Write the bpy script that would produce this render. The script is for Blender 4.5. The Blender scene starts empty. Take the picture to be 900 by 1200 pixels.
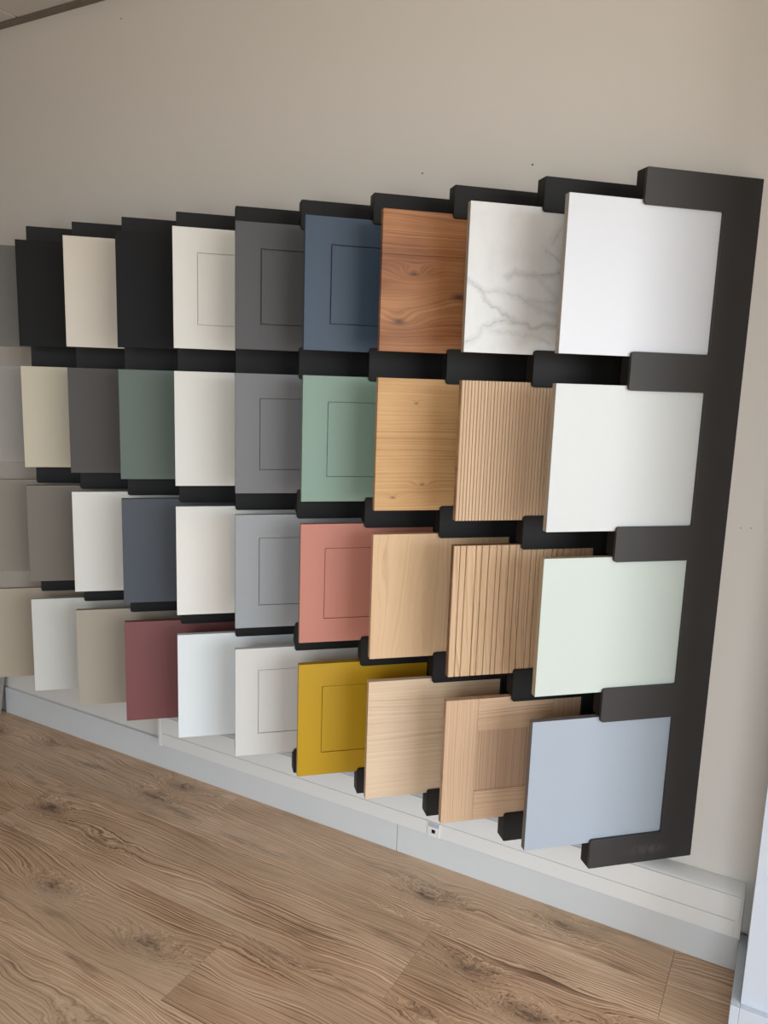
import bpy, bmesh, math, random
from mathutils import Matrix, Vector
sc = bpy.context.scene
col = sc.collection

# ------------------------------------------------------------------ camera
F_PX, PITCH, ROLL, YAW, CAM_D, CAM_H = 909.982, 0.16962, 0.0333, 0.49648, 2.09947, 1.52716
cam_data = bpy.data.cameras.new('camera'); cam = bpy.data.objects.new('camera', cam_data); col.objects.link(cam)
cam_data.sensor_fit = 'AUTO'; cam_data.sensor_width = 36.0; cam_data.lens = F_PX / 1200 * 36.0
cam_data.clip_start = 0.05
fw = Vector((-math.sin(YAW)*math.cos(PITCH), math.cos(YAW)*math.cos(PITCH), -math.sin(PITCH)))
r0 = fw.cross(Vector((0, 0, 1))).normalized(); u0 = r0.cross(fw)
rt = r0*math.cos(ROLL) + u0*math.sin(ROLL); up = -r0*math.sin(ROLL) + u0*math.cos(ROLL)
m = Matrix((rt, up, -fw)).transposed().to_4x4(); m.translation = Vector((0, -CAM_D, CAM_H))
cam.matrix_world = m
sc.camera = cam

# ------------------------------------------------------------------ world, lights, exposure
def lin(c):
    return tuple(((v/255)/12.92 if v/255 <= .04045 else ((v/255+.055)/1.055)**2.4) for v in c) + (1.0,)
sc.view_settings.view_transform = 'Standard'; sc.view_settings.look = 'None'
sc.view_settings.gamma = 1.0; sc.view_settings.use_curve_mapping = False
sc.view_settings.exposure = 0.0
world = bpy.data.worlds.new('world'); sc.world = world; world.use_nodes = True
wt = world.node_tree; bg = wt.nodes['Background']
# overcast sky above, warm paving below the horizon
tcw = wt.nodes.new('ShaderNodeTexCoord'); spw = wt.nodes.new('ShaderNodeSeparateXYZ'); rpw = wt.nodes.new('ShaderNodeValToRGB')
wt.links.new(tcw.outputs['Generated'], spw.inputs[0])
mrw = wt.nodes.new('ShaderNodeMapRange'); mrw.inputs[1].default_value = -1; mrw.inputs[2].default_value = 1
wt.links.new(spw.outputs[2], mrw.inputs[0]); wt.links.new(mrw.outputs[0], rpw.inputs[0]); wt.links.new(rpw.outputs[0], bg.inputs[0])
els = rpw.color_ramp.elements
els[0].position = 0.0; els[0].color = (.54, .53, .51, 1)
els[1].position = 1.0; els[1].color = (.76, .89, 1.06, 1)
for p_, c_ in ((.485, (.54, .53, .51, 1)), (.51, (.82, .90, .99, 1)), (.62, (.87, .97, 1.08, 1))):
    q_ = els.new(p_); q_.color = c_
bg.inputs[1].default_value = 7.6
XR, YF, XL, ZC = 3.5, -4.6, -3.9, 2.8085
WIN1 = (-4.4, -0.7); WIN2 = (-0.4, 1.5); WZ = (.15, 2.6)
def portal(name, loc, target, sx, sy):
    d = bpy.data.lights.new(name, 'AREA'); d.shape = 'RECTANGLE'; d.size = sx; d.size_y = sy; d.energy = 1
    o = bpy.data.objects.new(name, d); col.objects.link(o); o.location = loc
    o.rotation_euler = (Vector(target)-Vector(loc)).to_track_quat('-Z', 'Y').to_euler(); d.cycles.is_portal = True
portal('window_portal_side', (XR+.11, sum(WIN1)/2, sum(WZ)/2), (0, sum(WIN1)/2, sum(WZ)/2), WIN1[1]-WIN1[0], WZ[1]-WZ[0])
portal('window_portal_front', (sum(WIN2)/2, YF-.11, sum(WZ)/2), (sum(WIN2)/2, 0, sum(WZ)/2), WIN2[1]-WIN2[0], WZ[1]-WZ[0])

# ------------------------------------------------------------------ helpers
def tag(o, label=None, cat=None, group=None, kind=None):
    if label: o['label'] = label
    if cat: o['category'] = cat
    if group: o['group'] = group
    if kind: o['kind'] = kind
    return o
def link(name, bm, mats, parent=None, bevel=0, seg=2, loc=None, smooth=False):
    bmesh.ops.recalc_face_normals(bm, faces=bm.faces)
    me = bpy.data.meshes.new(name); bm.to_mesh(me); bm.free()
    for mm in (mats if isinstance(mats, (list, tuple)) else [mats]): me.materials.append(mm)
    o = bpy.data.objects.new(name, me); col.objects.link(o)
    if parent: o.parent = parent
    if loc is not None: o.location = loc
    if bevel:
        b = o.modifiers.new('bevel', 'BEVEL'); b.width = bevel; b.segments = seg; b.limit_method = 'ANGLE'; b.angle_limit = math.radians(35)
        b.harden_normals = True
        smooth = True
    if smooth:
        for f in me.polygons: f.use_smooth = True
        if not bevel: me.set_sharp_from_angle(angle=math.radians(35))
    return o
def box(bm, x0, x1, y0, y1, z0, z1, mi=0):
    v = [bm.verts.new((x, y, z)) for x in (x0, x1) for y in (y0, y1) for z in (z0, z1)]
    for f in ((0,1,3,2),(4,6,7,5),(0,4,5,1),(2,3,7,6),(0,2,6,4),(1,5,7,3)):
        ff = bm.faces.new([v[i] for i in f]); ff.material_index = mi
    return v
def boxbm(*a):
    bm = bmesh.new(); box(bm, *a); return bm
def empty(name, loc, rz=0):
    o = bpy.data.objects.new(name, None); col.objects.link(o); o.location = loc; o.rotation_euler = (0, 0, rz)
    o.empty_display_size = .05; return o
def extrude_outline(pts, y0, y1):
    """pts: outline in (x,z); extruded in y"""
    bm = bmesh.new()
    a = [bm.verts.new((x, y0, z)) for x, z in pts]; b = [bm.verts.new((x, y1, z)) for x, z in pts]
    bm.faces.new(a); bm.faces.new(b[::-1])
    n = len(pts)
    for i in range(n): bm.faces.new((a[i], b[i], b[(i+1) % n], a[(i+1) % n]))
    return bm
def rounded(poly, seg=4):
    """poly: list of (x,z,r)"""
    out = []; n = len(poly)
    for i, (x, z, r) in enumerate(poly):
        if r <= 0: out.append((x, z)); continue
        p = Vector((x, z)); a = (Vector(poly[i-1][:2])-p).normalized(); b = (Vector(poly[(i+1) % n][:2])-p).normalized()
        c = p + (a+b)*r
        for k in range(seg+1):
            t = k/seg*math.pi/2
            out.append(tuple(c - b*r*math.cos(t) - a*r*math.sin(t)))
    return out

# ------------------------------------------------------------------ materials
def new_mat(name):
    mt = bpy.data.materials.new(name); mt.use_nodes = True
    nt = mt.node_tree; b = nt.nodes['Principled BSDF']
    return mt, nt, b
class N:
    def __init__(s, nt): s.nt = nt
    def n(s, t, **kw):
        nd = s.nt.nodes.new(t)
        for k, v in kw.items(): setattr(nd, k, v)
        return nd
    def l(s, a, b): s.nt.links.new(a, b)
    def val(s, sock, v):
        if hasattr(v, 'is_output') or isinstance(v, bpy.types.NodeSocket): s.l(v, sock)
        else: sock.default_value = v
    def math(s, op, a, b=0.0, c=None, clamp=False):
        nd = s.n('ShaderNodeMath', operation=op, use_clamp=clamp)
        s.val(nd.inputs[0], a); s.val(nd.inputs[1], b)
        if c is not None: s.val(nd.inputs[2], c)
        return nd.outputs[0]
    def noise(s, vec=None, scale=5, detail=3, rough=.5, dim='3D', w=None):
        nd = s.n('ShaderNodeTexNoise', noise_dimensions=dim)
        if vec is not None: s.l(vec, nd.inputs['Vector'])
        if w is not None: s.val(nd.inputs['W'], w)
        nd.inputs['Scale'].default_value = scale; nd.inputs['Detail'].default_value = detail; nd.inputs['Roughness'].default_value = rough
        return nd.outputs['Fac']
    def comb(s, x, y, z):
        nd = s.n('ShaderNodeCombineXYZ')
        for i, v in enumerate((x, y, z)): s.val(nd.inputs[i], v)
        return nd.outputs[0]
    def ramp(s, fac, stops):
        nd = s.n('ShaderNodeValToRGB'); s.l(fac, nd.inputs[0]); e = nd.color_ramp.elements
        while len(e) < len(stops): e.new(.5)
        for i, (p, c) in enumerate(stops):
            e[i].position = p; e[i].color = c if len(c) == 4 else lin(c)
        return nd.outputs[0]
    def mapr(s, v, a, b, c, d, smooth=False):
        nd = s.n('ShaderNodeMapRange', clamp=True)
        if smooth: nd.interpolation_type = 'SMOOTHSTEP'
        s.val(nd.inputs[0], v)
        for i, q in enumerate((a, b, c, d)): s.val(nd.inputs[i+1], q)
        return nd.outputs[0]
    def mix(s, fac, a, b, mode='MIX'):
        nd = s.n('ShaderNodeMix', data_type='RGBA', blend_type=mode)
        s.val(nd.inputs[0], fac); s.val(nd.inputs[6], a); s.val(nd.inputs[7], b)
        return nd.outputs[2]
    def bump(s, h, strength, dist, bsdf):
        nd = s.n('ShaderNodeBump'); nd.inputs['Strength'].default_value = strength; nd.inputs['Distance'].default_value = dist
        s.l(h, nd.inputs['Height']); s.l(nd.outputs[0], bsdf.inputs['Normal'])

def lacquer(name, rgb, rough=.45, spec=.5, var=.012, coat=0, grain=.06):
    mt, nt, b = new_mat(name); g = N(nt)
    tc = g.n('ShaderNodeTexCoord').outputs['Object']
    nz = g.noise(tc, 60, 4, .6)
    c = lin(rgb)
    cc = g.mix(nz, tuple(v*(1-var) for v in c[:3])+(1,), tuple(min(1, v*(1+var)) for v in c[:3])+(1,))
    g.l(cc, b.inputs['Base Color'])
    b.inputs['Roughness'].default_value = rough; b.inputs['Specular IOR Level'].default_value = spec
    b.inputs['Coat Weight'].default_value = coat; b.inputs['Coat Roughness'].default_value = .06
    if grain: g.bump(g.noise(tc, 900, 2, .5), grain, .0003, b)
    return mt

def wood(name, dark, mid, light, axis='X', freq=60, warp=3.0, wl=1.2, wa=5.0, knots=(), contrast=1.0, rough=.5, pore=.25, seed=0,
         rand=False, voronoi=False, patch=.3, bump=.25, knot_col=(70, 50, 42), shift=0.0):
    """grain that runs along `axis` of the object; rings are contours of a warped field, knots are bumps in it"""
    mt, nt, b = new_mat(name); g = N(nt)
    sep = g.n('ShaderNodeSeparateXYZ'); g.l(g.n('ShaderNodeTexCoord').outputs['Object'], sep.inputs[0])
    X, Y, Z = sep.outputs
    L, A = {'X': (X, Z), 'Z': (Z, X), 'XY': (X, Y)}[axis]
    D = Z if axis == 'XY' else Y
    if rand:
        rd = g.n('ShaderNodeObjectInfo').outputs['Random']
        Lr = g.math('MULTIPLY_ADD', rd, 37.0, L); Ar = g.math('MULTIPLY_ADD', rd, 19.3, A)
    else:
        Lr = g.math('ADD', L, seed*3.17); Ar = g.math('ADD', A, seed*1.73)
    n1 = g.noise(g.comb(g.math('MULTIPLY', Lr, wl), g.math('MULTIPLY', Ar, wa), seed), 1.0, 2.5, .5)
    n2 = g.noise(g.comb(g.math('MULTIPLY', Lr, wl*5), g.math('MULTIPLY', Ar, wa*5), seed+4), 1.0, 2, .5)
    field = g.math('MULTIPLY', Ar, freq)
    field = g.math('MULTIPLY_ADD', n1, warp*10, field)
    field = g.math('MULTIPLY_ADD', n2, warp*1.2, field)
    core = None
    for (kl, ka, kr, kh) in knots:
        dl = g.math('MULTIPLY', g.math('SUBTRACT', L, kl), .42); da = g.math('SUBTRACT', A, ka)
        d2 = g.math('ADD', g.math('MULTIPLY', dl, dl), g.math('MULTIPLY', da, da))
        e = g.math('EXPONENT', g.math('MULTIPLY', d2, -1.0/(kr*kr*4)))
        field = g.math('MULTIPLY_ADD', e, kh, field)
        c = g.math('EXPONENT', g.math('MULTIPLY', d2, -1.0/(kr*kr*.22)))
        core = c if core is None else g.math('MAXIMUM', core, c)
    if voronoi:
        wob = g.noise(g.comb(g.math('MULTIPLY', Lr, 14), g.math('MULTIPLY', Ar, 30), 2.0), 1, 3, .6)
        vo = g.n('ShaderNodeTexVoronoi', voronoi_dimensions='2D', feature='F1'); vo.inputs['Scale'].default_value = 1
        wob2 = g.noise(g.comb(g.math('MULTIPLY', Lr, 17), g.math('MULTIPLY', Ar, 40), 7.0), 1, 3, .65)
        vl = g.math('MULTIPLY_ADD', wob, .34, g.math('MULTIPLY', Lr, 2.1)); va = g.math('MULTIPLY_ADD', wob2, .26, g.math('MULTIPLY', Ar, 5.0))
        g.l(g.comb(vl, va, 0), vo.inputs['Vector'])
        fineK = g.noise(g.comb(g.math('MULTIPLY', Lr, 40), g.math('MULTIPLY', Ar, 160), 3.0), 1, 3, .6)
        d = vo.outputs['Distance']; vc = g.n('ShaderNodeSeparateColor'); g.l(vo.outputs['Color'], vc.inputs[0])
        size = g.mapr(vc.outputs[0], .3, .9, 0.0, 1.0)
        d2 = g.math('MULTIPLY', d, d)
        e = g.math('EXPONENT', g.math('MULTIPLY', d2, -26.0))
        field = g.math('ADD', field, g.math('MULTIPLY', g.math('MULTIPLY', e, size), 17.0))
        c = g.math('MULTIPLY', g.math('EXPONENT', g.math('MULTIPLY', d2, -420.0)), g.math('MULTIPLY', g.mapr(size, .1, .6, 0, 1), g.mapr(fineK, .35, .6, .35, 1)))
        core = c
        halo = g.math('MULTIPLY', g.math('EXPONENT', g.math('MULTIPLY', d2, -45.0)), g.mapr(size, .1, .6, 0, 1))
        stn = g.noise(g.comb(g.math('MULTIPLY', Lr, 3.2), g.math('MULTIPLY', Ar, 16), 5.5), 1, 4, .6); stain = g.mapr(stn, .55, .74, 0, 1, True)
    rings = g.noise(None, 1.0, 3.5, .62, '1D', field)
    rings = g.mapr(rings, .5-.17/contrast, .5+.17/contrast, 0, 1)
    fine = g.noise(g.comb(g.math('MULTIPLY', Lr, 9), g.math('MULTIPLY', field, 6.0), g.math('MULTIPLY', D, 20)), 1.0, 3, .6)
    pores = g.noise(g.comb(g.math('MULTIPLY', Lr, 25), g.math('MULTIPLY', Ar, 900), g.math('MULTIPLY', D, 60)), 1.0, 2, .6)
    pat = g.noise(g.comb(g.math('MULTIPLY', Lr, 2.5), g.math('MULTIPLY', Ar, 7), 9.0+seed), 1.0, 3, .55)
    v = g.math('MULTIPLY_ADD', g.math('SUBTRACT', fine, .5), .55, rings)
    v = g.math('MULTIPLY_ADD', g.math('SUBTRACT', pat, .5), patch*3, v)
    v = g.math('MULTIPLY_ADD', g.math('SUBTRACT', pores, .5), pore, v)
    v = g.math('ADD', v, shift)
    if rand: v = g.math('MULTIPLY_ADD', g.math('SUBTRACT', rd, .5), .18, v)
    c = g.ramp(v, [(0.0, dark), (.42, mid), (1.0, light)])
    if voronoi: c = g.mix(g.math('MULTIPLY', halo, g.mapr(rings, .2, .8, .75, .3)), c, lin(tuple(q*.72 for q in dark)))
    if voronoi:
        c = g.mix(g.math('MULTIPLY', stain, .5), c, lin(tuple(q*.74 for q in dark)))
        ck = g.noise(g.comb(g.math('MULTIPLY', Lr, 3.0), g.math('MULTIPLY', field, .55), 1.5), 1, 3, .55)
        crack = g.mapr(g.math('ABSOLUTE', g.math('SUBTRACT', ck, .66)), 0, .012, 1, 0)
        c = g.mix(g.math('MULTIPLY', crack, .55), c, lin((84, 62, 48)))
        ton = g.noise(g.comb(g.math('MULTIPLY', Lr, 1.3), g.math('MULTIPLY', Ar, 5), 12.5), 1, 2, .5)
        c = g.mix(g.mapr(ton, .45, .7, 0, .38, True), c, lin((204, 178, 148)), 'MIX')
    if core is not None: c = g.mix(g.math('MULTIPLY', core, .85), c, lin(knot_col))
    g.l(c, b.inputs['Base Color'])
    b.inputs['Roughness'].default_value = rough; b.inputs['Specular IOR Level'].default_value = .35
    if bump: g.bump(g.math('ADD', v, g.math('MULTIPLY', pores, .4)), bump, .0006, b)
    return mt

MARBLE_VEINS = [([(-0.0029, 0.1692), (0.0419, 0.1436), (0.0486, 0.1231), (0.1032, 0.0924), (0.1304, 0.0785), (0.1533, 0.0742), (0.1766, 0.0616), (0.2063, 0.0736), (0.2519, 0.0695)], 0.0011, 0.9), ([(0.0419, 0.1436), (0.0815, 0.148), (0.1389, 0.1352), (0.1894, 0.1106), (0.2393, 0.0955), (0.2812, 0.0899)], 0.0028, 0.5), ([(0.0987, 0.1822), (0.1208, 0.1943), (0.1437, 0.1903), (0.2006, 0.1891), (0.238, 0.2003), (0.2762, 0.1919)], 0.0022, 0.7), ([(0.1977, 0.2477), (0.2365, 0.2298), (0.2707, 0.2279)], 0.0022, 0.5), ([(0.2651, 0.3431), (0.2471, 0.3223), (0.2155, 0.2714)], 0.005, 0.45), ([(0.0008, 0.0223), (0.0304, 0.0353), (0.0479, 0.0626), (0.0926, 0.0778), (0.1305, 0.0769)], 0.0025, 0.6), ([(0.0673, 0.0534), (0.1243, 0.0478), (0.1927, 0.044), (0.2236, 0.0298)], 0.0026, 0.4), ([(0.1581, 0.1309), (0.1963, 0.1238), (0.2413, 0.1316)], 0.003, 0.5), ([(0.1858, 0.1821), (0.2175, 0.1538), (0.2415, 0.1283), (0.2799, 0.1162)], 0.0022, 0.35)]
def marble(name):
    """white stone print: each vein is a wandering line of its own, measured from its segments"""
    gr = bpy.data.node_groups.new('vein_segment', 'ShaderNodeTree')
    for nm in ('P', 'A', 'B'): gr.interface.new_socket(nm, in_out='INPUT', socket_type='NodeSocketVector')
    gr.interface.new_socket('D', in_out='OUTPUT', socket_type='NodeSocketFloat')
    gi = gr.nodes.new('NodeGroupInput'); go = gr.nodes.new('NodeGroupOutput')
    def vm(op, a, b=None):
        nd = gr.nodes.new('ShaderNodeVectorMath'); nd.operation = op; gr.links.new(a, nd.inputs[0])
        if b is not None: gr.links.new(b, nd.inputs[3] if op == 'SCALE' else nd.inputs[1])
        return nd
    pa = vm('SUBTRACT', gi.outputs[0], gi.outputs[1]).outputs[0]; ba = vm('SUBTRACT', gi.outputs[2], gi.outputs[1]).outputs[0]
    dv = gr.nodes.new('ShaderNodeMath'); dv.operation = 'DIVIDE'; dv.use_clamp = True
    gr.links.new(vm('DOT_PRODUCT', pa, ba).outputs['Value'], dv.inputs[0]); gr.links.new(vm('DOT_PRODUCT', ba, ba).outputs['Value'], dv.inputs[1])
    gr.links.new(vm('LENGTH', vm('SUBTRACT', pa, vm('SCALE', ba, dv.outputs[0]).outputs[0]).outputs[0]).outputs['Value'], go.inputs[0])
    mt, nt, b = new_mat(name); g = N(nt)
    tc = g.n('ShaderNodeTexCoord').outputs['Object']
    sp = g.n('ShaderNodeSeparateXYZ'); g.l(tc, sp.inputs[0]); flat = g.comb(sp.outputs[0], 0, sp.outputs[2])
    nz = g.n('ShaderNodeTexNoise'); nz.inputs['Scale'].default_value = 45; nz.inputs['Detail'].default_value = 5; nz.inputs['Roughness'].default_value = .62; g.l(flat, nz.inputs['Vector'])
    ce = g.n('ShaderNodeVectorMath', operation='SUBTRACT'); g.l(nz.outputs['Color'], ce.inputs[0]); ce.inputs[1].default_value = (.5, .5, .5)
    ma = g.n('ShaderNodeVectorMath', operation='MULTIPLY_ADD'); g.l(ce.outputs[0], ma.inputs[0]); ma.inputs[1].default_value = (.030, 0, .030); g.l(flat, ma.inputs[2])
    patchy = g.mapr(g.noise(flat, 38, 3, .6), .38, .62, .25, 1)
    total = None
    for pts, w, amp in MARBLE_VEINS:
        dmin = None
        for p0, p1 in zip(pts, pts[1:]):
            nd = g.n('ShaderNodeGroup'); nd.node_tree = gr; g.l(ma.outputs[0], nd.inputs[0])
            nd.inputs[1].default_value = (p0[0], 0, p0[1]); nd.inputs[2].default_value = (p1[0], 0, p1[1])
            dmin = nd.outputs[0] if dmin is None else g.math('MINIMUM', dmin, nd.outputs[0])
        sharp = g.mapr(dmin, 0, w, amp, 0, True); soft = g.mapr(dmin, 0, w*3+.008, amp*.32, 0, True)
        v = g.math('MAXIMUM', g.math('MULTIPLY', sharp, patchy), soft)
        total = v if total is None else g.math('MAXIMUM', total, v)
    cloud = g.mapr(g.noise(flat, 11, 4, .6), .5, .8, 0, .16)
    f = g.math('MAXIMUM', total, cloud)
    c = g.mix(g.math('MULTIPLY', f, .95), lin((218, 219, 216)), lin((100, 96, 95)))
    g.l(c, b.inputs['Base Color']); b.inputs['Roughness'].default_value = .32
    return mt

def paint(name, rgb, rough=.75, bump=.12, var=.03, scale=3):
    mt, nt, b = new_mat(name); g = N(nt); tc = g.n('ShaderNodeTexCoord').outputs['Object']
    c = lin(rgb)
    cc = g.mix(g.noise(tc, scale, 4, .6), tuple(q*(1-var) for q in c[:3])+(1,), tuple(min(1, q*(1+var)) for q in c[:3])+(1,))
    g.l(cc, b.inputs['Base Color']); b.inputs['Roughness'].default_value = rough; b.inputs['Specular IOR Level'].default_value = .3
    if bump: g.bump(g.noise(tc, 260, 3, .6), bump, .0006, b)
    return mt

M_WALL = paint('wall_paint', (229, 224, 215), .8, .1, .02, 1.5)
M_PIER = paint('pier_paint', (200, 206, 213), .55, .05, .01)
M_TRIM = paint('trim_gloss_paint', (222, 224, 223), .35, .03, .02)
M_TRUNK = paint('trunking_plastic', (238, 237, 232), .38, .0, .01)
M_CEIL = paint('ceiling_tile', (212, 208, 202), .9, .3, .03, 20)
M_GRID = paint('ceiling_angle', (122, 112, 100), .6, 0, .02)
M_OTHER = paint('room_paint', (112, 106, 98), .8, 0, .02)
M_FLOOR = wood('floor_wood', (122, 89, 64), (206, 166, 131), (246, 217, 187), 'XY', freq=190, warp=3.4, wl=1.2, wa=3.4, contrast=.72, rough=.42,
               pore=.3, rand=True, voronoi=True, patch=.34, bump=.3, knot_col=(62, 46, 38))
def mdf():
    mt, nt, b = new_mat('black_fibreboard_lit'); g = N(nt); tc = g.n('ShaderNodeTexCoord').outputs['Object']
    nz = g.noise(tc, 350, 4, .7); big = g.noise(tc, 7, 4, .6)
    c = g.mix(nz, lin((44, 42, 41)), lin((60, 57, 55)))  # paler base colour carries the stronger light on the nearest bracket
    # pale rub mark on the lowest arm
    sp = g.n('ShaderNodeSeparateXYZ'); g.l(tc, sp.inputs[0])
    dx = g.math('MULTIPLY', g.math('ADD', sp.outputs[0], .135), 22.0); dz = g.math('MULTIPLY', g.math('SUBTRACT', sp.outputs[2], .036), 90.0)
    e = g.math('EXPONENT', g.math('MULTIPLY', g.math('ADD', g.math('MULTIPLY', dx, dx), g.math('MULTIPLY', dz, dz)), -1.0))
    rub = g.math('MULTIPLY', e, g.mapr(g.noise(tc, 70, 5, .7), .4, .7, 0, .32))
    c = g.mix(g.math('MULTIPLY', big, .25), c, lin((76, 73, 70)))
    c2 = g.mix(rub, c, lin((150, 146, 142)))
    g.l(c2, b.inputs['Base Color']); b.inputs['Roughness'].default_value = .5; b.inputs['Specular IOR Level'].default_value = .4
    g.bump(nz, .1, .0004, b)
    mt2 = mt.copy(); mt2.name = 'black_fibreboard_shaded'
    for l in list(mt2.node_tree.links):
        if l.to_node.type == 'BSDF_PRINCIPLED' and l.to_socket.name == 'Base Color': mt2.node_tree.links.remove(l)
    n2 = mt2.node_tree; 
    mt2.node_tree.nodes['Principled BSDF'].inputs['Base Color'].default_value = lin((31, 30, 29)); mt2.node_tree.nodes['Principled BSDF'].inputs['Specular IOR Level'].default_value = .22  # same board, darkened: shade on cores and farther brackets put into the colour
    return mt, mt2
M_MDF_LIT_RUB, M_MDF_SHADED = mdf()
M_COREDGE = lacquer('beige_edge_band', (176, 160, 140), .5)
M_DARK = paint('socket_black', (14, 14, 15), .4, 0, 0)

# ------------------------------------------------------------------ setting
def struct(name, bm, mat, parent=None, **kw):
    o = link(name, bm, mat, parent, **kw); 
    if not parent: o['kind'] = 'structure'
    return o
struct('wall_back', boxbm(XL-.1, XR+.1, 0, .15, -.05, 2.95), M_WALL)
wb = bpy.data.objects['wall_back']
for (x, z, r) in ((-2.2265, 2.715, .003), (-1.0495, 2.1086, .0028), (-.724, 2.1007, .003), (-.1254, 1.190, .0015), (-.1024, 1.1926, .0015)):
    bm = bmesh.new(); bmesh.ops.create_cone(bm, cap_ends=True, segments=10, radius1=r, radius2=r*.7, depth=.0012)
    bmesh.ops.rotate(bm, verts=bm.verts, matrix=Matrix.Rotation(math.pi/2, 3, 'X'))
    link('nail_hole', bm, M_GRID, wb, loc=(x, -.0006, z))
# side wall right with the shop window opening, front wall with another
def wall_with_opening(name, axis, c, a0, a1, o0, o1, z0, z1, t):
    bm = bmesh.new()
    def b(p0, p1, q0, q1):
        if axis == 'x': box(bm, min(c, c+t), max(c, c+t), p0, p1, q0, q1)
        else: box(bm, p0, p1, min(c, c+t), max(c, c+t), q0, q1)
    b(a0, o0, -.05, 2.95); b(o1, a1, -.05, 2.95); b(o0, o1, -.05, z0); b(o0, o1, z1, 2.95)
    struct(name, bm, M_OTHER)
wall_with_opening('wall_right', 'x', XR, YF, 0, WIN1[0], WIN1[1], WZ[0], WZ[1], .1)
wall_with_opening('wall_front', 'y', YF, XL-.1, XR+.1, WIN2[0], WIN2[1], WZ[0], WZ[1], -.1)
struct('wall_left', boxbm(XL-.1, XL, YF, 0, -.05, 2.95), M_OTHER)
def wframe(name, axis, c, o0, o1, z0, z1):
    bm = bmesh.new(); w = .05; d = .06
    def b(p0, p1, q0, q1):
        if axis == 'x': box(bm, c+.01, c+.01+d, p0, p1, q0, q1)
        else: box(bm, p0, p1, c-.01-d, c-.01, q0, q1)
    b(o0, o0+w, z0, z1); b(o1-w, o1, z0, z1); b(o0+w, o1-w, z0, z0+w); b(o0+w, o1-w, z1-w, z1)
    mid = (o0+o1)/2; b(mid-w/2, mid+w/2, z0+w, z1-w)
    struct(name, bm, M_PIER)
wframe('window_1', 'x', XR, *WIN1, *WZ)
wframe('window_2', 'y', YF, *WIN2, *WZ)

# boxed pier at the right end with its skirting
PY = -.275
struct('trim_1', boxbm(.003, .55, PY, -.0005, 0, ZC-.002), M_PIER, bevel=.002)['label'] = 'white boxed pier at the right end of the wall'
bm = bmesh.new(); box(bm, -.017, .0028, PY-.018, -.016, 0, .115); box(bm, .0028, .55, PY-.018, PY-.0003, 0, .115)
struct('baseboard_right', bm, M_PIER, bevel=.0015)

# baseboard of the display wall, two lengths butted together
bb = struct('baseboard_back', boxbm(-1.0405, -.0175, -.015, -.0003, 0, .118), M_TRIM, bevel=.0015)
link('board', boxbm(-3.02, -1.0425, -.015, -.0003, 0, .118), M_TRIM, bb, bevel=.0015)

# ceiling: tiles with fine recessed joints, dark wall angle
cl = struct('ceiling', boxbm(XL-.1, XR+.1, YF, 0, ZC+.018, ZC+.1), M_CEIL)
tw = .6
x = -2.72 - 2*tw
first = None
while x < XR:
    y = -.03
    while y > YF:
        xa, xb = max(x+.005, XL), min(x+tw-.005, XR); ya, yb = max(y-tw+.005, YF), min(y-.005, -.03)
        if xb-xa > .02 and yb-ya > .02:
            if x < -1.0 and y > -2.0:
                link('tile', boxbm(xa, xb, ya, yb, ZC-.018, ZC+.0178), M_CEIL, cl, bevel=.002, seg=1)
            else:
                if first is None: first = bmesh.new()
                box(first, xa, xb, ya, yb, ZC-.018, ZC+.0178)
        y -= tw
    x += tw
o = link('tile_field', first, M_CEIL, cl); o['kind'] = 'stuff'
struct('trim_2', boxbm(XL, 0.002, -.036, -.0005, ZC-.0225, ZC-.0185), M_GRID)['label'] = 'dark metal wall angle along the ceiling edge'

# floor planks
fl = struct('floor', boxbm(XL-.1, XR+.1, YF, .0, -.05, -.008), M_GRID)
PW, PL = .288, 1.52
rng = random.Random(5)
starts = {0: -.17, 1: -.78, 2: -1.25, 3: -.3}
far = bmesh.new(); meshes = {}
k = 0; y = -.0005
while y > YF:
    s = starts.get(k, rng.uniform(-1.5, 0))
    x = s - 4*PL
    while x < XR:
        xa, xb = max(x+.0003, XL), min(x+PL-.0003, XR)
        if xb-xa > .02:
            yb = y-.0003; ya = max(y-PW+.0003, YF)
            key = (round(xb-xa, 3), round(yb-ya, 3))
            if key not in meshes:
                bm = boxbm(0, xb-xa, ya-yb, 0, -.0079, 0)
                o = link('plank', bm, M_FLOOR, fl, bevel=.0004, seg=1, loc=(xa, yb, 0)); meshes[key] = o
            else:
                o = meshes[key].copy(); col.objects.link(o); o.location = (xa, yb, 0)
        x += PL
    y -= PW; k += 1

# ------------------------------------------------------------------ cable trunking
TX0, TX1 = -2.052, -.019
t = empty('cable_trunking', (TX0, 0, .119)); tag(t, 'cream plastic cable trunking running along the wall above the baseboard', 'trunking')
def P(pts): return [(y, z) for y, z in pts]
def yz_extrude(pts, x0, x1):
    bm = bmesh.new(); a = [bm.verts.new((x0, y, z)) for y, z in pts]; b = [bm.verts.new((x1, y, z)) for y, z in pts]
    bm.faces.new(a); bm.faces.new(b[::-1]); n = len(pts)
    for i in range(n): bm.faces.new((a[i], b[i], b[(i+1) % n], a[(i+1) % n]))
    return bm
LT = TX1-TX0
link('channel', yz_extrude([(-.0005, 0), (-.0005, .135), (-.012, .1355), (-.044, .126), (-.050, .120), (-.050, 0.001), (-.048, 0)], 0.012, LT-.001), M_TRUNK, t, bevel=.0015)
link('lower_cover', boxbm(.0125, LT-.014, -.0545, -.0502, .003, .0500), M_TRUNK, t, bevel=.0012)
link('upper_cover', boxbm(.0125, LT-.004, -.0545, -.0502, .0515, .119), M_TRUNK, t, bevel=.0012)
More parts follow.
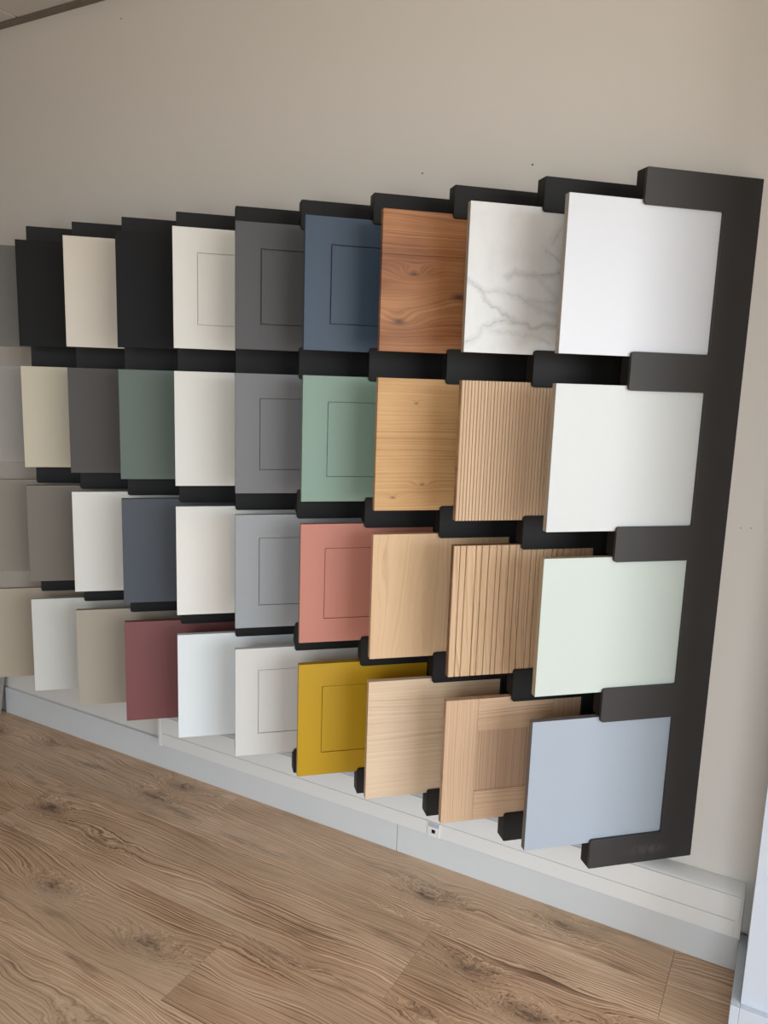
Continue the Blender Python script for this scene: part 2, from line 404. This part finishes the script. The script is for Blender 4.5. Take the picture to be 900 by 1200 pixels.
link('end_cap', yz_extrude([(-.0005, -.002), (-.0005, .138), (-.012, .139), (-.047, .129), (-.056, .121), (-.056, 0), (-.054, -.002)], -.004, .0115), M_TRUNK, t, bevel=.0015)
link('end_cap', yz_extrude([(-.0005, -.0005), (-.0005, .1365), (-.012, .137), (-.046, .128), (-.052, .121), (-.0515, 0)], LT-.0008, LT+.0025), M_TRUNK, t, bevel=.0008)
# socket in the lower cover
SX = -.893
s = empty('data_socket', (SX, -.0548, .121)); tag(s, 'small white data socket with a square black port in the trunking', 'socket')
link('faceplate', boxbm(-.020, .020, -.003, 0, 0.001, .0475), M_TRUNK, s, bevel=.0006)
link('label_strip', boxbm(-.018, .018, -.0036, -.0031, .034, .046), paint('clear_label_grey', (190, 190, 200), .2, 0, 0), s)
bm = boxbm(-.006, .006, -.0040, -.0031, .014, .026)
link('port', bm, M_DARK, s, bevel=.0004)

# ------------------------------------------------------------------ brackets
TH = 0.74774; X0 = -.15745; SP = .23433; PH = .35; ZT = [1.94724, 1.53097, 1.11746, .702]
AA, US, UA, UP, OV, NREC = .08018, .09937, .30741, .4885, .01192, .0095
TK = .042; PTH = .0195; PWID = .400; ZB = ZT[3]-PH+OV-AA
EU = Vector((math.cos(TH), math.sin(TH), 0)); EN = Vector((-math.sin(TH), math.cos(TH), 0))
def comb(ov, us, r_end, r_in, lift=0.0):
    lo = [ZT[k]-ov for k in range(4)] + [ZB]; hi = [ZT[0]-OV+AA] + [ZT[k]-PH+ov for k in range(4)]
    pts = [(0, ZB+lift, 0), (-UA, ZB+lift, .003)]
    for k in (4, 3, 2, 1, 0):
        if k != 4: pts += [(-us, lo[k], r_in), (-UA, lo[k], r_end)]
        pts += [(-UA, hi[k], r_end if k else .003)]
        if k: pts += [(-us, hi[k], r_in)]
    pts += [(0, hi[0], 0)]
    pts = [(x, z-ZB, r) for x, z, r in pts]
    return rounded(pts)
def mitre(bm):
    for v in bm.verts:
        if abs(v.co.x) < 1e-6: v.co.x = -max(v.co.y, 0)/math.tan(TH) - .0008
held = ['white, pearl white, mint white and ice blue', 'marble, ribbed, slatted and framed oak', 'walnut, knotty oak, plain oak and pale oak',
        'navy, green, salmon and mustard', 'dark grey, mid grey, light grey and off white framed', 'cream framed and glossy white',
        'black, dark green, slate blue and burgundy', 'cream beige, grey brown and narrow white', 'leftmost black, light cream and taupe grey', 'leftmost cut off']
lip_me = core_me = None
for i in range(10):
    e = empty('display_bracket', (X0-i*SP, -.0005, ZB), TH)
    tag(e, 'black comb bracket holding the %s samples' % held[i], 'bracket', 'black sample brackets along the wall')
    if i == 0:
        bm = extrude_outline(comb(OV, US, .008, .004), 0, NREC-.0001); mitre(bm)
        lip = link('front_plate', bm, M_MDF_LIT_RUB, e, bevel=.0012)
        bm = extrude_outline(comb(0, UP-PWID-.001, .006, .002), NREC, TK); mitre(bm)
        core = link('core', bm, M_MDF_SHADED, e, bevel=.0012)
    else:
        if i in (1, 6):
            lf = 0 if i == 1 else .009
            bm = extrude_outline(comb(OV, US, .008, .004, lf), 0, NREC-.0001); mitre(bm)
            lip = link('front_plate', bm, M_MDF_SHADED, e, bevel=.0012)
            if i == 6:
                bm = extrude_outline(comb(0, UP-PWID-.001, .006, .002, lf), NREC, TK); mitre(bm)
                core = link('core', bm, M_MDF_SHADED, e, bevel=.0012); continue
        else:
            a = lip.copy(); col.objects.link(a); a.parent = e
        a = core.copy(); col.objects.link(a); a.parent = e

# ------------------------------------------------------------------ door samples
G = .0006
def sample_root(i, j):
    p = Vector((X0-i*SP, -.0005, 0)) - EU*UP + EN*(NREC+.0003); p.z = ZT[j]-PH+G
    return p
Hh = PH-2*G
def plain(i, j, mat, edge=None, label='', rough_edge=None):
    p = sample_root(i, j)
    if edge is None:
        o = link('door_sample', boxbm(0, PWID, 0, PTH, 0, Hh), mat, None, bevel=.0008); o.location = p; o.rotation_euler = (0, 0, TH)
    else:
        o = empty('door_sample', p, TH)
        link('face', boxbm(0, PWID, 0, .0016, 0, Hh), mat, o, bevel=.0005, seg=1)
        link('core_board', boxbm(0.0002, PWID-.0002, .00165, PTH, 0.0002, Hh-.0002), edge, o, bevel=.0005, seg=1)
    tag(o, label, 'cabinet door sample', GROUP[j]); return o
GROUP = ['door samples in the top row', 'door samples in the second row', 'door samples in the third row', 'door samples in the bottom row']
def ring_outline(bm, w, h, rw, y0, y1):
    for a in ((0, rw, 0, h), (w-rw, w, 0, h)): box(bm, a[0], a[1], y0, y1, a[2], a[3])
    for a in ((0, rw), (h-rw, h)): box(bm, rw, w-rw, y0, y1, a[0], a[1])
def shaker(i, j, mat, label, gap=.0016, rec=.0015, rw=.070, groove=.004):
    e = empty('framed_door_sample', sample_root(i, j), TH); tag(e, label, 'cabinet door sample', GROUP[j])
    # frame as one mesh with a true square opening
    w, h = PWID, Hh; bm = bmesh.new()
    def rect(x0, x1, z0, z1, y): return [bm.verts.new((x, y, z)) for x, z in ((x0, z0), (x1, z0), (x1, z1), (x0, z1))]
    A = rect(0, w, 0, h, 0); B = rect(rw, w-rw, rw, h-rw, 0); C = rect(rw, w-rw, rw, h-rw, groove+rec); D = rect(0, w, 0, h, PTH)
    for k in range(4):
        n = (k+1) % 4
        bm.faces.new((A[k], A[n], B[n], B[k])); bm.faces.new((B[k], B[n], C[n], C[k])); bm.faces.new((A[k], D[k], D[n], A[n]))
    bm.faces.new(C); bm.faces.new(D[::-1])
    link('frame', bm, mat, e, bevel=.0006)
    link('center_panel', boxbm(rw+gap, w-rw-gap, rec, rec+groove-.0002, rw+gap, h-rw-gap), mat, e, bevel=.0008)
    return e
L_ = lacquer
# fin 0
plain(0, 0, L_('white_satin', (216, 219, 223), .35), L_('greige_edge', (170, 160, 148)), 'white satin door sample, large and nearest, at the right end of the top row')
plain(0, 1, L_('pearl_white_satin', (207, 210, 208), .35), L_('greige_edge_b', (182, 168, 150)), 'pearl white door sample directly below the large white one at the right end')
plain(0, 2, L_('mint_white_satin', (200, 209, 200), .38), L_('tan_edge', (186, 170, 140)), 'mint tinted white door sample above the ice blue one at the right end')
plain(0, 3, L_('ice_blue_matt', (164, 173, 182), .5), L_('grey_edge', (118, 112, 110)), 'ice blue grey door sample at the right end of the bottom row')
# fin 1
plain(1, 0, marble('white_marble'), L_('greige_edge_c', (176, 164, 148)), 'white marble look door sample with grey veins')
M_OAKF = wood('fine_ribbed_oak', (186, 156, 124), (206, 176, 144), (218, 190, 158), 'Z', freq=160, warp=.6, wl=.8, wa=5, contrast=.6, pore=.3, patch=.15, seed=3, rough=.6)
e = empty('ribbed_door_sample', sample_root(1, 1), TH); tag(e, 'light oak door sample with fine vertical ribs', 'cabinet door sample', GROUP[1])
link('backing', boxbm(0, PWID, .0035, PTH, 0, Hh), wood('fine_oak_groove', (140, 104, 70), (170, 132, 94), (190, 150, 112), 'Z', freq=100, seed=8), e)
bm = bmesh.new(); nr = 46; pw = PWID/nr
for k in range(nr):
    x0 = k*pw+.0006; x1 = (k+1)*pw-.0006
    pts = [(x0, .0034), (x0, .0012), (x0+.0012, 0), (x1-.0012, 0), (x1, .0012), (x1, .0034)]
    a = [bm.verts.new((x, y, 0)) for x, y in pts]; b_ = [bm.verts.new((x, y, Hh)) for x, y in pts]
    bm.faces.new(a); bm.faces.new(b_[::-1])
    for q in range(6): bm.faces.new((a[q], b_[q], b_[(q+1) % 6], a[(q+1) % 6]))
o = link('ribs', bm, M_OAKF, e); o['kind'] = 'stuff'
M_SLAT = wood('slatted_oak', (150, 114, 82), (200, 166, 130), (222, 192, 158), 'Z', freq=190, warp=1.6, wl=1.6, wa=6, contrast=.4, pore=.35, patch=.2, seed=11, rough=.6)
e = empty('slatted_door_sample', sample_root(1, 2), TH); tag(e, 'brown oak door sample with wide uneven vertical slats', 'cabinet door sample', GROUP[2])
link('backing', boxbm(0, PWID, .0045, PTH, 0, Hh), wood('slat_groove_wood', (104, 74, 52), (126, 92, 66), (146, 110, 82), 'Z', freq=100, seed=9), e)
x = 0.0; wds = [.018, .016, .027, .016, .019, .021, .013, .022, .019, .017, .026, .015, .020, .024, .014, .018, .022, .016, .025, .019]; k = 0
while x < PWID-.004:
    wd = wds[k % len(wds)]; x1 = min(x+wd, PWID)
    xa, xb = x+.0008, x1-.0008
    bm = bmesh.new(); pts = [(xa, .0044), (xa, .0014), (xa+.0014, 0), (xb-.0014, 0), (xb, .0014), (xb, .0044)]
    a = [bm.verts.new((q, y, 0)) for q, y in pts]; b_ = [bm.verts.new((q, y, Hh)) for q, y in pts]
    bm.faces.new(a); bm.faces.new(b_[::-1])
    for q in range(6): bm.faces.new((a[q], b_[q], b_[(q+1) % 6], a[(q+1) % 6]))
    link('slat', bm, M_SLAT, e); x = x1; k += 1
# oak frame and panel
oc = ((164, 130, 100), (198, 164, 132), (214, 182, 150))
M_OV = wood('framed_oak_upright', *oc, 'Z', freq=260, warp=1.2, wl=.9, wa=6, contrast=.7, patch=.15, seed=21, rough=.6)
M_OH = wood('framed_oak_level', *oc, 'X', freq=260, warp=1.4, wl=.9, wa=6, contrast=.7, patch=.15, seed=22, rough=.6)
M_OC = wood('framed_oak_centre', (150, 118, 92), (182, 148, 120), (202, 170, 140), 'Z', freq=260, warp=.7, wl=.6, wa=6, contrast=.8, patch=.1, seed=23, rough=.6)
e = empty('framed_door_sample', sample_root(1, 3), TH); tag(e, 'brown oak door sample with a frame around a recessed centre', 'cabinet door sample', GROUP[3])
rw = .091
link('stile', boxbm(0, rw-.0004, 0, PTH, 0, Hh), M_OV, e, bevel=.0008); link('stile', boxbm(PWID-rw+.0004, PWID, 0, PTH, 0, Hh), M_OV, e, bevel=.0008)
link('rail', boxbm(rw, PWID-rw, 0, PTH, 0, rw-.006), M_OH, e, bevel=.0008); link('rail', boxbm(rw, PWID-rw, 0, PTH, Hh-rw, Hh), M_OH, e, bevel=.0008)
link('center_panel', boxbm(rw, PWID-rw, .003, PTH-.001, rw-.0055, Hh-rw-.0004), M_OC, e)
# fin 2
plain(2, 0, wood('walnut_veneer', (100, 60, 34), (156, 102, 62), (196, 142, 96), 'X', freq=200, warp=1.2, wl=1.3, wa=6, contrast=.36, patch=.5, seed=5, rough=.45,
                 knots=((.085, .195, .011, 6.0), (.21, .145, .018, -5.0), (.05, .075, .014, 5.0)), knot_col=(70, 52, 48)), label='reddish brown walnut door sample with a dark knot')
plain(2, 1, wood('knotty_oak_veneer', (150, 106, 62), (200, 156, 104), (222, 182, 130), 'X', freq=200, warp=1.0, wl=.9, wa=6, contrast=.35, patch=.3, seed=14, rough=.5,
                 knots=((.105, .285, .0045, 2.0), (.13, .07, .0055, 3.0), (.05, .035, .006, 2.5)), knot_col=(96, 62, 40)), label='golden oak door sample with small knots and level grain')
plain(2, 2, wood('plain_oak_veneer', (190, 150, 112), (214, 180, 140), (226, 194, 156), 'Z', freq=150, warp=2.2, wl=1.2, wa=6, contrast=.35, patch=.15, seed=17, rough=.55),
      label='plain light oak door sample with upright grain')
plain(2, 3, wood('pale_oak_veneer', (178, 148, 116), (212, 186, 154), (226, 202, 174), 'X', freq=120, warp=.9, wl=.8, wa=5, contrast=.4, patch=.3, seed=19, rough=.55),
      label='pale bleached oak door sample with level grain in the bottom row')
# fins 3 and 4 : framed painted
shaker(3, 0, L_('navy_lacquer', (52, 72, 92), .45), 'navy blue framed door sample in the top row', gap=.003, rec=.0008, groove=.006)
shaker(3, 1, L_('sage_green_lacquer', (128, 155, 139), .45), 'sage green framed door sample in the second row')
shaker(3, 2, L_('salmon_lacquer', (192, 126, 108), .45), 'salmon pink framed door sample in the third row')
shaker(3, 3, L_('mustard_lacquer', (186, 146, 16), .42), 'mustard yellow framed door sample in the bottom row')
shaker(4, 0, L_('charcoal_lacquer', (74, 74, 75), .5), 'dark charcoal grey framed door sample in the top row', gap=.003, rec=.0008, groove=.006)
shaker(4, 1, L_('mid_grey_lacquer', (114, 116, 118), .48), 'mid grey framed door sample between charcoal and light grey ones')
shaker(4, 2, L_('light_grey_lacquer', (152, 156, 158), .48), 'light grey framed door sample left of the salmon pink one')
shaker(4, 3, L_('off_white_lacquer', (212, 210, 204), .48), 'off white framed door sample left of the mustard yellow one')
# fin 5
shaker(5, 0, L_('cream_lacquer', (226, 225, 216), .45), 'cream white framed door sample in the top row')
plain(5, 1, L_('gloss_white', (234, 235, 228), .07, .6, 0, 1, 0), label='glossy white door sample in the second row')
plain(5, 2, L_('gloss_white_b', (234, 235, 229), .09, .6, 0, 1, 0), label='glossy white door sample in the third row beside the light grey framed one')
plain(5, 3, L_('cool_white_satin', (228, 234, 234), .35), label='cool white door sample between burgundy and off white ones')
# fin 6
plain(6, 0, L_('black_matt', (20, 20, 21), .6, .22), label='black door sample between the cream beige and cream framed ones')
plain(6, 1, L_('dark_green_matt', (92, 107, 99), .55), label='dark green door sample in the second row')
plain(6, 2, L_('slate_blue_texture', (68, 75, 84), .55, .5, .12), label='slate blue textured door sample in the third row')
plain(6, 3, L_('burgundy_matt', (122, 70, 70), .5), label='burgundy red door sample in the bottom row')
# fin 7
plain(7, 0, L_('cream_beige', (214, 206, 190), .4), label='cream beige door sample between two black ones')
plain(7, 1, L_('grey_brown_matt', (70, 66, 64), .55), label='dark grey brown door sample left of the dark green one')
plain(7, 2, L_('white_gloss_c', (220, 220, 212), .3, .5, 0), label='white door sample left of the slate blue one')
plain(7, 3, L_('taupe_beige', (168, 158, 142), .5), label='taupe beige door sample left of the burgundy one')
# fin 8
plain(8, 0, L_('black_matt_b', (20, 20, 20), .6, .22), label='black door sample at the left of the cream beige one')
plain(8, 1, L_('light_cream', (200, 192, 168), .45), label='light cream door sample in the second row')
plain(8, 2, L_('taupe_grey', (116, 109, 98), .5), label='dark taupe grey door sample in the third row')
plain(8, 3, L_('light_grey_white', (206, 206, 198), .45), label='light grey white door sample left of the taupe beige one')
# fin 9
plain(9, 0, L_('grey_umber', (100, 97, 90), .45), label='grey brown door sample cut by the left edge of the photo in the top row')
plain(9, 1, L_('pale_grey', (156, 152, 144), .45), label='pale grey door sample cut by the left edge in the second row')
plain(9, 2, L_('stone_taupe', (142, 134, 120), .5), label='stone taupe door sample cut by the left edge in the third row')
plain(9, 3, L_('warm_beige', (172, 160, 140), .5), label='warm beige door sample cut by the left edge in the bottom row')

# board leaning on the wall at the far left
e = empty('leaning_board', (-3.0, -.075, 0.0)); tag(e, 'dark brown board with a pale grey edge leaning on the wall at the far left', 'board')
bm = boxbm(-.50, -.022, 0, .018, 0, .42); link('board', bm, paint('dark_brown_board', (54, 40, 34), .6, 0, .05), e, bevel=.001)
bm = boxbm(-.0218, 0, -.001, .019, 0, .42); link('edge_strip', bm, paint('pale_grey_strip', (150, 146, 138), .5, 0, .02), e, bevel=.001)
e.rotation_euler = (math.radians(-9), 0, 0); e.location.z = .0002+.019*math.sin(math.radians(9))
